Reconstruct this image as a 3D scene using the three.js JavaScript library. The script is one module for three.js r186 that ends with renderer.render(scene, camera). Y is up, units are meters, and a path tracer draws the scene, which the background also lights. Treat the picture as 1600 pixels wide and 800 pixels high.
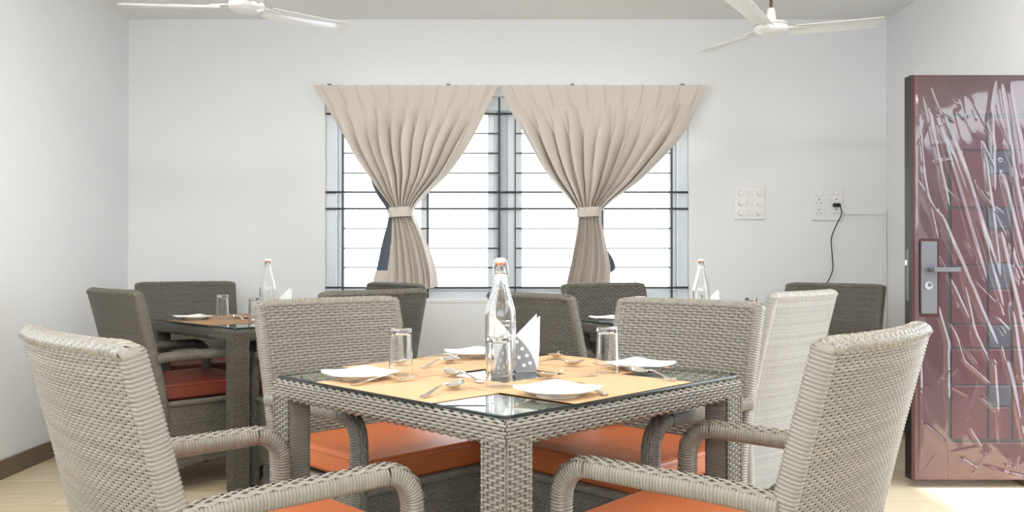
import * as THREE from 'three';
import { RoundedBoxGeometry } from 'three/addons/geometries/RoundedBoxGeometry.js';
import { RectAreaLightUniformsLib } from 'three/addons/lights/RectAreaLightUniformsLib.js';
import { mergeGeometries } from 'three/addons/utils/BufferGeometryUtils.js';

// ---------------------------------------------------------------- camera, sky, exposure
const scene = new THREE.Scene();
const EYE = 1.08;
const camera = new THREE.PerspectiveCamera(2 * Math.atan(400 / 1371) * 180 / Math.PI, 2, 0.05, 100);
camera.position.set(0, EYE, 0);
camera.lookAt(0, EYE - 0.0036 * -1, -1);                 // the horizon lies five pixels under the middle
const renderer = new THREE.WebGLRenderer({ antialias: true });
renderer.toneMapping = THREE.LinearToneMapping;
renderer.toneMappingExposure = 1.01;
renderer.shadowMap.enabled = true;
scene.background = new THREE.Color(0.88, 0.95, 1.0);    // white overcast sky
scene.backgroundIntensity = 6.0;
const sun = new THREE.DirectionalLight(0xfff4e2, 9);     // hazy sun, high outside the open doorway on the right
sun.position.set(5.2, 8.6, -2.0); sun.target.position.set(2.0, 0, -3.6); sun.castShadow = true; sun.shadow.radius = 6;
sun.shadow.mapSize.set(2048, 2048); Object.assign(sun.shadow.camera, { left: -8, right: 8, top: 8, bottom: -8, near: 0.5, far: 30 });
scene.add(sun, sun.target);
RectAreaLightUniformsLib.init();
const LAMP = { color: new THREE.Color().setRGB(1, 0.95, 0.87), level: 135, side: 0.17 };   // square ceiling panels

// ---------------------------------------------------------------- helpers
function rng(seed) { let a = seed >>> 0; return () => { a = (a + 0x6D2B79F5) >>> 0; let t = a; t = Math.imul(t ^ (t >>> 15), t | 1); t ^= t + Math.imul(t ^ (t >>> 7), t | 61); return ((t ^ (t >>> 14)) >>> 0) / 4294967296; }; }
const used = new Map();
function numbered(name) { const b = name.replace(/_\d{3}$/, ''); const n = used.get(b) ?? 0; used.set(b, n + 1); return n ? `${b}_${String(n).padStart(3, '0')}` : b; }
function tag(o, label, category, group) { o.userData = { label, category }; if (group) o.userData.group = group; return o; }
function thing(name, label, category, pos = [0, 0, 0], turn = 0, group) {
  const o = new THREE.Group(); o.name = numbered(name); o.position.set(...pos); o.rotation.y = turn; tag(o, label, category, group); scene.add(o); return o;
}
function part(name, geo, mat, parent, pos, rot) {
  const m = new THREE.Mesh(geo, mat); m.name = name; m.castShadow = m.receiveShadow = true;
  if (pos) m.position.set(...pos); if (rot) m.rotation.set(...rot); parent.add(m); return m;
}
function struct(name, geo, mat, parent = scene) { const m = part(name, geo, mat, parent); if (parent === scene) m.userData.kind = 'structure'; return m; }
function copy(o, label, pos, turn, group) {
  const c = o.clone(); c.name = numbered(o.name); c.userData = { ...o.userData, label }; if (group) c.userData.group = group;
  if (pos) c.position.set(...pos); if (turn !== undefined) c.rotation.set(0, turn, 0); scene.add(c); return c;
}
function box(x0, x1, y0, y1, z0, z1, r = 0) {
  const w = Math.abs(x1 - x0), h = Math.abs(y1 - y0), d = Math.abs(z1 - z0);
  const g = r ? new RoundedBoxGeometry(w, h, d, 2, Math.min(r, w / 2.01, h / 2.01, d / 2.01)) : new THREE.BoxGeometry(w, h, d);
  return g.translate((x0 + x1) / 2, (y0 + y1) / 2, (z0 + z1) / 2);
}
const merge = (list) => mergeGeometries(list.map((g) => { const n = g.index ? g.toNonIndexed() : g; for (const k of Object.keys(n.attributes)) if (!['position', 'normal', 'uv'].includes(k)) n.deleteAttribute(k); return n; }), false);
const lerp = (a, b, t) => a + (b - a) * t, clamp = (x, a = 0, b = 1) => Math.min(b, Math.max(a, x));
const smooth = (a, b, x) => { const t = clamp((x - a) / (b - a)); return t * t * (3 - 2 * t); };
// piecewise curve through [t, value] knots (monotone-ish Catmull-Rom)
function knots(list) {
  return (t) => {
    let i = 0; while (i < list.length - 2 && t > list[i + 1][0]) i++;
    const p1 = list[i], p2 = list[i + 1], p0 = list[i - 1] ?? p1, p3 = list[i + 2] ?? p2, s = clamp((t - p1[0]) / (p2[0] - p1[0]));
    const h = p2[0] - p1[0], m1 = (p2[1] - p0[1]) / (p2[0] - p0[0]) * h, m2 = (p3[1] - p1[1]) / (p3[0] - p1[0]) * h, s2 = s * s, s3 = s2 * s;
    return (2 * s3 - 3 * s2 + 1) * p1[1] + (s3 - 2 * s2 + s) * m1 + (-2 * s3 + 3 * s2) * p2[1] + (s3 - s2) * m2;
  };
}
// accumulates smooth strips into one geometry with vertex colours
class Acc {
  constructor() { this.p = []; this.c = []; this.i = []; }
  v(x, y, z, c = 1) { this.p.push(x, y, z); this.c.push(c, c, c); return this.p.length / 3 - 1; }
  quad(a, b, c, d) { this.i.push(a, b, c, a, c, d); }
  grid(nu, nv, f, c = 1, closed = false) {
    const b = this.p.length / 3, cols = closed ? nu : nu + 1;
    for (let j = 0; j <= nv; j++) for (let i = 0; i < cols; i++) { const q = f(i / nu, j / nv); this.v(q[0], q[1], q[2], c); }
    for (let j = 0; j < nv; j++) for (let i = 0; i < nu; i++) { const i2 = closed ? (i + 1) % nu : i + 1; this.quad(b + j * cols + i, b + j * cols + i2, b + (j + 1) * cols + i2, b + (j + 1) * cols + i); }
    return b;
  }
  geo() {
    const g = new THREE.BufferGeometry();
    g.setAttribute('position', new THREE.Float32BufferAttribute(this.p, 3)); g.setAttribute('color', new THREE.Float32BufferAttribute(this.c, 3));
    g.setIndex(this.i); g.computeVertexNormals(); return g;
  }
}
// plain weave on a surface: strands run along u and pass over and under stakes that run along v
function weave(acc, surf, uLen, vLen, { pitch, stake, amp = 0.0016, fill = 0.84, seed = 1, clip, flip = false }) {
  const R = rng(seed), rows = Math.max(1, Math.round(vLen / pitch)), ph = vLen / rows, nst = Math.max(2, Math.round(uLen / stake)), us = uLen / nst, hw = ph * fill / 2;
  const put = (u, v, h, c) => { const s = surf(u, v); return acc.v(s[0] + s[3] * h, s[1] + s[4] * h, s[2] + s[5] * h, c); };
  const q = flip ? (a, b, c, d) => acc.quad(a, d, c, b) : (a, b, c, d) => acc.quad(a, b, c, d);
  for (let k = 0; k < rows; k++) {
    const v = (k + 0.5) * ph, c0 = 0.86 + 0.28 * R(); let prev = null;
    for (let i = 0; i <= nst * 2; i++) {
      const u = clamp(i * us / 2, 0, uLen);
      if (clip && !clip(u, v)) { prev = null; continue; }
      const off = amp * (0.35 + Math.cos(Math.PI * (i / 2) + k * Math.PI)), c = c0;
      const row = [put(u, v - hw, off - 0.0006, c), put(u, v - hw * 0.45, off + 0.0008, c), put(u, v + hw * 0.45, off + 0.0008, c), put(u, v + hw, off - 0.0006, c)];
      if (prev) for (let j = 0; j < 3; j++) q(prev[j], row[j], row[j + 1], prev[j + 1]);
      prev = row;
    }
  }
  const sw = Math.min(0.0026, us * 0.22), nv = Math.max(2, Math.round(vLen / 0.05));
  for (let m = 0; m <= nst; m++) {
    let prev = null; const c = 0.9 + 0.2 * R();
    for (let j = 0; j <= nv; j++) {
      const v = j / nv * vLen, u = clamp(m * us, sw, uLen - sw);
      if (clip && !clip(u, v)) { prev = null; continue; }
      const row = [put(u - sw, v, -0.0004, c), put(u, v, 0.0008, c), put(u + sw, v, -0.0004, c)];
      if (prev) for (let n = 0; n < 2; n++) q(prev[n], row[n], row[n + 1], prev[n + 1]);
      prev = row;
    }
  }
}
// tube along points with a fixed side axis, section half sizes a (along side) and b, wound with strands
function wound(acc, pts, side, a, b, { ring = 0.0074, radial = 12, depth = 0.12, power = 0.75, seed = 3, mul, caps = true } = {}) {
  const R = rng(seed), curve = new THREE.CatmullRomCurve3(pts.map((p) => new THREE.Vector3(...p)), false, 'centripetal'), L = curve.getLength();
  const n = Math.max(2, Math.round(L / ring)) * 3, S = new THREE.Vector3(...side).normalize(), O = new THREE.Vector3(), T = new THREE.Vector3(), sd = new THREE.Vector3(), p = new THREE.Vector3();
  let prev = null, c = 1;
  for (let k = 0; k <= n; k++) {
    const t = k / n; curve.getPointAt(t, p); curve.getTangentAt(t, T); sd.copy(S).addScaledVector(T, -S.dot(T)).normalize(); O.crossVectors(sd, T).normalize();
    if (k % 3 === 0) c = 0.94 + 0.12 * R();
    const row = [];
    for (let j = 0; j < radial; j++) {
      const th = j / radial * 2 * Math.PI, m = mul ? mul(t * L, th) : (k % 3 ? 1 : 1 - depth);
      const ca = Math.cos(th), sa = Math.sin(th), x = Math.sign(ca) * Math.abs(ca) ** power * a * m, y = Math.sign(sa) * Math.abs(sa) ** power * b * m;
      row.push(acc.v(p.x + sd.x * x + O.x * y, p.y + sd.y * x + O.y * y, p.z + sd.z * x + O.z * y, c));
    }
    if (prev) for (let j = 0; j < radial; j++) { const j2 = (j + 1) % radial; acc.quad(prev[j], row[j], row[j2], prev[j2]); }
    if (caps && (k === 0 || k === n)) { const m = acc.v(p.x, p.y, p.z, c); for (let j = 0; j < radial; j++) acc.i.push(m, row[j], row[(j + 1) % radial]); }
    prev = row;
  }
}
function canvasTexture(w, h, draw, srgb = true) {
  const c = document.createElement('canvas'); c.width = w; c.height = h; draw(c.getContext('2d'), w, h);
  const t = new THREE.CanvasTexture(c); if (srgb) t.colorSpace = THREE.SRGBColorSpace; t.wrapS = t.wrapT = THREE.RepeatWrapping; t.anisotropy = 8; return t;
}

// ---------------------------------------------------------------- materials
const std = (o) => new THREE.MeshStandardMaterial({ side: THREE.DoubleSide, ...o });
const phy = (o) => new THREE.MeshPhysicalMaterial({ side: THREE.DoubleSide, ...o });
const lin = (r, g, b) => new THREE.Color().setRGB(r, g, b);
function noiseTexture(size, lo, hi, seed, cell) {
  return canvasTexture(size, size, (g) => {
    const R = rng(seed), im = g.createImageData(size, size), n = Math.round(size / cell), base = Float32Array.from({ length: n * n }, () => R());
    for (let y = 0; y < size; y++) for (let x = 0; x < size; x++) {
      const fx = x / size * n, fy = y / size * n, ix = Math.floor(fx), iy = Math.floor(fy), tx = fx - ix, ty = fy - iy, at = (a, b) => base[((b % n) * n) + (a % n)];
      const v = lerp(lerp(at(ix, iy), at(ix + 1, iy), tx), lerp(at(ix, iy + 1), at(ix + 1, iy + 1), tx), ty), w = lo + (hi - lo) * (0.6 * v + 0.4 * R()), o = (y * size + x) * 4;
      im.data[o] = im.data[o + 1] = im.data[o + 2] = w * 255; im.data[o + 3] = 255;
    }
    g.putImageData(im, 0, 0);
  }, false);
}
const plaster = noiseTexture(256, 0.2, 0.8, 7, 16);
const M = {
  wall: std({ color: lin(0.80, 0.81, 0.82), roughness: 0.55, bumpMap: plaster, bumpScale: 0.0004 }),
  ceiling: std({ color: lin(0.90, 0.895, 0.88), roughness: 0.85 }),
  wicker: std({ color: lin(0.230, 0.213, 0.182), roughness: 0.30, vertexColors: true }),        // the front set
  wickerLit: std({ color: lin(0.36, 0.345, 0.32), roughness: 0.34, vertexColors: true }),  // paler copy of the front wicker; extra brightness put into the colour
  wickerRear: std({ color: lin(0.115, 0.104, 0.083), roughness: 0.40, vertexColors: true }),      // a darker, browner tone for the rear sets
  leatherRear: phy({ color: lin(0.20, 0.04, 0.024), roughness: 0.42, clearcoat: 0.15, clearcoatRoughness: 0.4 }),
  core: std({ color: lin(0.10, 0.09, 0.08), roughness: 0.8 }),
  leather: phy({ color: lin(0.50, 0.13, 0.038), roughness: 0.42, clearcoat: 0.15, clearcoatRoughness: 0.4 }),
  paving: std({ color: lin(0.10, 0.10, 0.095), roughness: 0.9 }),
  render: std({ color: lin(0.12, 0.115, 0.11), roughness: 0.9 }),
  lampGlow: std({ color: lin(0.8, 0.8, 0.78), emissive: lin(1, 0.93, 0.82), emissiveIntensity: 9, roughness: 0.6 }),
  rubber: std({ color: lin(0.015, 0.015, 0.016), roughness: 0.6 }),
  glassPane: phy({ color: 0xffffff, transmission: 1, thickness: 0, roughness: 0.0, ior: 1.5 }),
  tablePane: phy({ color: lin(0.86, 0.93, 0.90), transmission: 1, thickness: 0, roughness: 0.0, ior: 1.52 }),
  glassEdge: std({ color: lin(0.022, 0.034, 0.032), roughness: 0.15 }),
  glass: phy({ color: 0xffffff, transmission: 1, thickness: 0.01, roughness: 0.0, ior: 1.5 }),
  steel: std({ color: lin(0.78, 0.77, 0.75), roughness: 0.14, metalness: 1 }),
  porcelain: phy({ color: lin(0.86, 0.86, 0.86), roughness: 0.12, clearcoat: 0.5 }),
  paper: std({ color: lin(0.88, 0.88, 0.88), roughness: 0.9 }),
  dotGrey: std({ color: lin(0.30, 0.31, 0.33), roughness: 0.4 }),
  dotWhite: std({ color: lin(0.85, 0.85, 0.85), roughness: 0.5 }),
  gasket: std({ color: lin(0.75, 0.20, 0.06), roughness: 0.5 }),
  whitePaint: phy({ color: lin(0.80, 0.80, 0.79), roughness: 0.3, clearcoat: 0.4 }),
  whitePlastic: std({ color: lin(0.82, 0.82, 0.81), roughness: 0.35 }),
  rodBrown: std({ color: lin(0.13, 0.05, 0.035), roughness: 0.5 }),
  alu: std({ color: lin(0.62, 0.66, 0.70), roughness: 0.4, metalness: 0.15 }),
  aluDark: std({ color: lin(0.36, 0.39, 0.44), roughness: 0.4, metalness: 0.15 }),
  iron: std({ color: lin(0.025, 0.026, 0.03), roughness: 0.45 }),
  cloth: std({ color: lin(0.66, 0.595, 0.535), roughness: 0.9 }),
  darkstrip: std({ color: lin(0.10, 0.115, 0.14), roughness: 0.95 }),
  doorEdge: std({ color: lin(0.022, 0.017, 0.016), roughness: 0.5 }),
  doorGroove: std({ color: lin(0.014, 0.018, 0.02), roughness: 0.5 }),
  doorSlate: std({ color: lin(0.030, 0.035, 0.045), roughness: 0.45 }),
  brushed: std({ color: lin(0.15, 0.155, 0.17), roughness: 0.5, metalness: 0.5 }),
  film: phy({ color: lin(0.93, 0.86, 0.93), transmission: 0.98, thickness: 0, roughness: 0.06, ior: 1.7 }),
};
M.wall.bumpMap.repeat.set(1, 1);
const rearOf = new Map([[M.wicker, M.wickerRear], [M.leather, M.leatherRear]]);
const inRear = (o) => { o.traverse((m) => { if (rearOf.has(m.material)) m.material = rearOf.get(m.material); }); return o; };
const matTexture = canvasTexture(256, 256, (g, w, h) => {
  const R = rng(21); g.fillStyle = '#f0c898'; g.fillRect(0, 0, w, h);
  for (let y = 0; y < h; y += 8) for (let x = 0; x < w; x += 8) { const d = ((x + y) / 8) % 2, k = R() * 14; g.fillStyle = d ? `rgb(${226 + k},${186 + k},${140 + k})` : `rgb(${240 + k},${208 + k},${166 + k})`; g.fillRect(x, y, 7, 7); }
});
matTexture.repeat.set(14, 14);
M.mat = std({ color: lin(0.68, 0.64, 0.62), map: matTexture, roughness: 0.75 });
M.matShaded = std({ color: lin(0.42, 0.36, 0.32), map: matTexture, roughness: 0.75 });  // same mat tinted darker; shade at the rear table put into the colour
rearOf.set(M.mat, M.matShaded);
function woodTexture(seed, base, spread, w = 512, h = 128) {
  return canvasTexture(w, h, (g) => {
    const R = rng(seed); g.fillStyle = `rgb(${base})`; g.fillRect(0, 0, w, h);
    for (let i = 0; i < 240; i++) {
      const y = R() * h, a = 0.04 + R() * 0.14, d = R() < 0.55 ? -1 : 1, c = base.map((b) => Math.round(clamp(b + d * spread * R(), 0, 255))); g.strokeStyle = `rgba(${c},${a})`; g.lineWidth = 0.6 + R() * 3;
      g.beginPath(); const a1 = R() * 6, x0 = R() * w - w * 0.3, x1 = x0 + w * (0.3 + R()); for (let x = x0; x <= x1; x += 16) g.lineTo(x, y + Math.sin(x / 70 + a1) * 3 + Math.sin(x / 23 + a1) * 0.8); g.stroke();
    }
  });
}
M.planks = [[206, 189, 161], [215, 198, 170], [196, 178, 148], [210, 194, 168]].map((b, i) => std({ map: woodTexture(31 + i, b, 60), roughness: 0.38 }));
M.grout = std({ color: lin(0.16, 0.13, 0.10), roughness: 0.9 });
M.base = std({ map: woodTexture(51, [112, 98, 82], 40), roughness: 0.45 });
M.doorWood = std({ map: woodTexture(61, [64, 15, 15], 20), roughness: 0.4 });
M.doorPanel = std({ map: woodTexture(62, [70, 20, 22], 20), roughness: 0.4 });

// ---------------------------------------------------------------- room
const X0 = -2.51, X1 = 2.45, ZB = -5.74, ZF = 2.0, H = 2.65, TH = 0.24;
const WIN = { x0: -1.226, x1: 1.159, y0: 0.816, y1: 2.147 };
const wallGeo = (list) => { const g = merge(list); const p = g.attributes.position, uv = g.attributes.uv, n = g.attributes.normal; for (let i = 0; i < p.count; i++) { const ax = Math.abs(n.getX(i)) > 0.5; uv.setXY(i, ax ? p.getZ(i) : p.getX(i), p.getY(i)); } return g; };
struct('wall_back', wallGeo([
  box(X0 - TH, WIN.x0, 0, H, ZB - TH, ZB), box(WIN.x1, X1 + TH, 0, H, ZB - TH, ZB), box(WIN.x0, WIN.x1, 0, WIN.y0, ZB - TH, ZB), box(WIN.x0, WIN.x1, WIN.y1, H, ZB - TH, ZB)]), M.wall);
const LW = { z0: -2.6, z1: 1.5, y0: 1.2, y1: 2.55 };
struct('wall_left', wallGeo([box(X0 - TH, X0, 0, H, ZB, LW.z0), box(X0 - TH, X0, 0, H, LW.z1, ZF), box(X0 - TH, X0, 0, LW.y0, LW.z0, LW.z1), box(X0 - TH, X0, LW.y1, H, LW.z0, LW.z1)]), M.wall);
const DOOR = { z0: -4.17, z1: -2.4, top: 2.03 }, RW = { z0: -1.3, z1: 1.5, y0: 1.2, y1: 2.55 };
struct('wall_right', wallGeo([box(X1, X1 + TH, 0, H, ZB, DOOR.z0), box(X1, X1 + TH, 0, H, DOOR.z1, RW.z0), box(X1, X1 + TH, 0, H, RW.z1, ZF), box(X1, X1 + TH, 0, RW.y0, RW.z0, RW.z1), box(X1, X1 + TH, RW.y1, H, RW.z0, RW.z1), box(X1, X1 + TH, DOOR.top, H, DOOR.z0, DOOR.z1)]), M.wall);
const FW = { x0: -2.3, x1: 2.25, y0: 1.35, y1: 2.6 };
struct('wall_front', wallGeo([box(X0 - TH, FW.x0, 0, H, ZF, ZF + TH), box(FW.x1, X1 + TH, 0, H, ZF, ZF + TH), box(FW.x0, FW.x1, 0, FW.y0, ZF, ZF + TH), box(FW.x0, FW.x1, FW.y1, H, ZF, ZF + TH)]), M.wall);
struct('ceiling', box(X0 - TH, X1 + TH, H, H + 0.2, ZB - TH, ZF + TH), M.ceiling);
// floor of wood-look planks
{
  const f = new THREE.Group(); f.name = 'floor'; f.userData.kind = 'structure'; scene.add(f);
  part('screed', box(X0 - TH, X1 + TH, -0.15, -0.004, ZB - TH, ZF + TH), M.grout, f);
  const L = 1.2, W = 0.2, kinds = [0, 1, 2, 3].map((i) => { const g = new RoundedBoxGeometry(L - 0.003, 0.012, W - 0.003, 1, 0.0012); const p = g.attributes.position, uv = g.attributes.uv; for (let k = 0; k < p.count; k++) uv.setXY(k, p.getX(k) / L + 0.5 + i * 0.3, p.getZ(k) / W * 0.98 + 0.5); return g; });
  const shorts = new Map(), R = rng(5); let r = 0;
  for (let z = -5.68 + W / 2; z < ZF; z += W, r++) {
    let x = X0 - R() * L;
    for (; x < X1; x += L) {
      const a = Math.max(x, X0 + 0.001), b = Math.min(x + L, X1 - 0.001), k = Math.floor(R() * 4); if (b - a < 0.02) continue;
      let g = kinds[k]; if (b - a < L - 0.01) g = kinds[k].clone().scale((b - a) / L, 1, 1);
      part('plank', g, M.planks[k], f, [(a + b) / 2, -0.006, z]);
    }
  }
  part('threshold', box(X1, X1 + TH, -0.012, 0, DOOR.z0, DOOR.z1, 0.002), M.planks[1], f);
}
struct('ground', box(X1 + TH, 5.2, -0.3, -0.05, -9, 4), M.paving);
struct('wall_outside_added', box(4.9, 5.1, -0.05, 2.4, -0.9, 4), M.render);  // unseen wall, added and shaped to control reflections in the door film
const skirt = (x0, x1, z0, z1) => { const g = box(x0, x1, 0, 0.095, z0, z1, 0.003), p = g.attributes.position, uv = g.attributes.uv; for (let i = 0; i < p.count; i++) uv.setXY(i, (p.getX(i) + p.getZ(i)) / 0.9, p.getY(i) / 0.11); return g; };
struct('baseboard_left', skirt(X0, X0 + 0.014, ZB, ZF), M.base);
struct('baseboard_back', skirt(X0 + 0.014, X1 - 0.014, ZB, ZB + 0.014), M.base);
struct('baseboard_right', skirt(X1 - 0.014, X1, ZB, DOOR.z0), M.base);

// ---------------------------------------------------------------- windows
{
  const w = new THREE.Group(); w.name = 'window_1'; w.userData.kind = 'structure'; scene.add(w);
  const z0 = ZB - 0.14, z1 = ZB - 0.035, a = WIN;
  part('outer_frame', merge([box(a.x0, a.x0 + 0.07, a.y0, a.y1, z0, z1, 0.004), box(a.x1 - 0.07, a.x1, a.y0, a.y1, z0, z1, 0.004), box(a.x0 + 0.07, a.x1 - 0.07, a.y1 - 0.09, a.y1, z0, z1, 0.004), box(a.x0 + 0.07, a.x1 - 0.07, a.y0, a.y0 + 0.05, z0, z1, 0.004)]), M.alu, w);
  part('mullion', box(-0.115, 0.02, a.y0 + 0.05, a.y1 - 0.09, z0, z1 - 0.01, 0.004), M.alu, w);
  part('mullion_track', box(-0.105, -0.03, a.y0 + 0.05, a.y1 - 0.09, z1 - 0.012, z1 + 0.004, 0.004), M.aluDark, w);
  const sash = (x0, x1, z) => {
    const y0 = a.y0 + 0.05, y1 = a.y1 - 0.09, b = 0.045;
    const s = part('sash', merge([box(x0, x0 + b, y0, y1, z - 0.018, z + 0.018, 0.003), box(x1 - b, x1, y0, y1, z - 0.018, z + 0.018, 0.003), box(x0 + b, x1 - b, y0, y0 + b * 0.6, z - 0.018, z + 0.018, 0.003), box(x0 + b, x1 - b, y1 - b * 0.6, y1, z - 0.018, z + 0.018, 0.003)]), M.alu, w);
    part('pane', box(x0 + b, x1 - b, y0 + b * 0.6, y1 - b * 0.6, z - 0.0001, z + 0.0001), M.glassPane, s);
  };
  sash(a.x0 + 0.07, -0.55, -5.84); sash(-0.60, -0.115, -5.80); sash(0.02, 0.60, -5.80); sash(0.56, a.x1 - 0.07, -5.84);
  part('sill', box(a.x0 - 0.004, a.x1 + 0.004, a.y0 - 0.02, a.y0 + 0.004, ZB - 0.2, ZB + 0.006, 0.003), M.wall, w);
}
{
  const w = new THREE.Group(); w.name = 'window_2'; w.userData.kind = 'structure'; scene.add(w);
  const a = FW, z0 = ZF + 0.08, z1 = ZF + 0.14, list = [box(a.x0, a.x1, a.y0, a.y0 + 0.05, z0, z1, 0.004), box(a.x0, a.x1, a.y1 - 0.05, a.y1, z0, z1, 0.004)];
  for (let i = 0; i <= 4; i++) { const x = lerp(a.x0 + 0.03, a.x1 - 0.03, i / 4); list.push(box(x - 0.03, x + 0.03, a.y0 + 0.05, a.y1 - 0.05, z0, z1, 0.004)); }
  part('window_frame', merge(list), M.alu, w);
  for (let i = 0; i < 4; i++) { const x = lerp(a.x0 + 0.03, a.x1 - 0.03, i / 4), x2 = lerp(a.x0 + 0.03, a.x1 - 0.03, (i + 1) / 4); part('pane', box(x + 0.03, x2 - 0.03, a.y0 + 0.05, a.y1 - 0.05, ZF + 0.1099, ZF + 0.1101), M.glassPane, w); }
}
for (const [n, a, xa] of [[3, RW, X1 + 0.11], [4, LW, X0 - 0.11]]) {  // unseen windows beside the camera, added to brighten the room
  const w = new THREE.Group(); w.name = `window_${n}`; w.userData.kind = 'structure'; scene.add(w);
  const x0 = xa - 0.03, x1 = xa + 0.03, list = [box(x0, x1, a.y0, a.y0 + 0.05, a.z0, a.z1, 0.004), box(x0, x1, a.y1 - 0.05, a.y1, a.z0, a.z1, 0.004)], at = (i) => lerp(a.z0 + 0.03, a.z1 - 0.03, i / 3);
  for (let i = 0; i <= 3; i++) list.push(box(x0, x1, a.y0 + 0.05, a.y1 - 0.05, at(i) - 0.03, at(i) + 0.03, 0.004));
  part('window_frame', merge(list), M.alu, w);
  for (let i = 0; i < 3; i++) part('pane', box(xa - 0.0001, xa + 0.0001, a.y0 + 0.05, a.y1 - 0.05, at(i) + 0.03, at(i + 1) - 0.03), M.glassPane, w);
}
// ---------------------------------------------------------------- window grille
{
  const S = 239, px = (x) => (x - 800) / S, py = (y) => EYE + (405 - y) / S, z = ZB - 0.012;
  const g = thing('window_grille', 'black iron security grille of thin bars across the bright window', 'grille', [0, 0, z]);
  const hbar = (x0, x1, y, r) => part('crossbar', new THREE.CylinderGeometry(r, r, px(x1) - px(x0), 8).rotateZ(Math.PI / 2), M.iron, g, [(px(x0) + px(x1)) / 2, py(y), 0]);
  const vbar = (x, y0, y1, r) => part('upright', box(-r, r, -(py(y0) - py(y1)) / 2, (py(y0) - py(y1)) / 2, -0.004, 0.004, 0.001), M.iron, g, [px(x), (py(y0) + py(y1)) / 2, 0.004]);
  for (const y of [177, 300, 326, 449.5]) hbar(508, 1076, y, 0.0062);
  for (const y of [208, 239, 270, 357, 388, 418]) { hbar(535, 780, y, 0.0042); hbar(805, 1050, y, 0.0042); }
  for (const [x, y0, y1] of [[535, 152, 466], [668, 152, 466], [780, 152, 466], [805, 178, 466], [942, 178, 466], [1050, 152, 466]]) vbar(x, y0, y1, x === 805 ? 0.004 : 0.0062);
}
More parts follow.
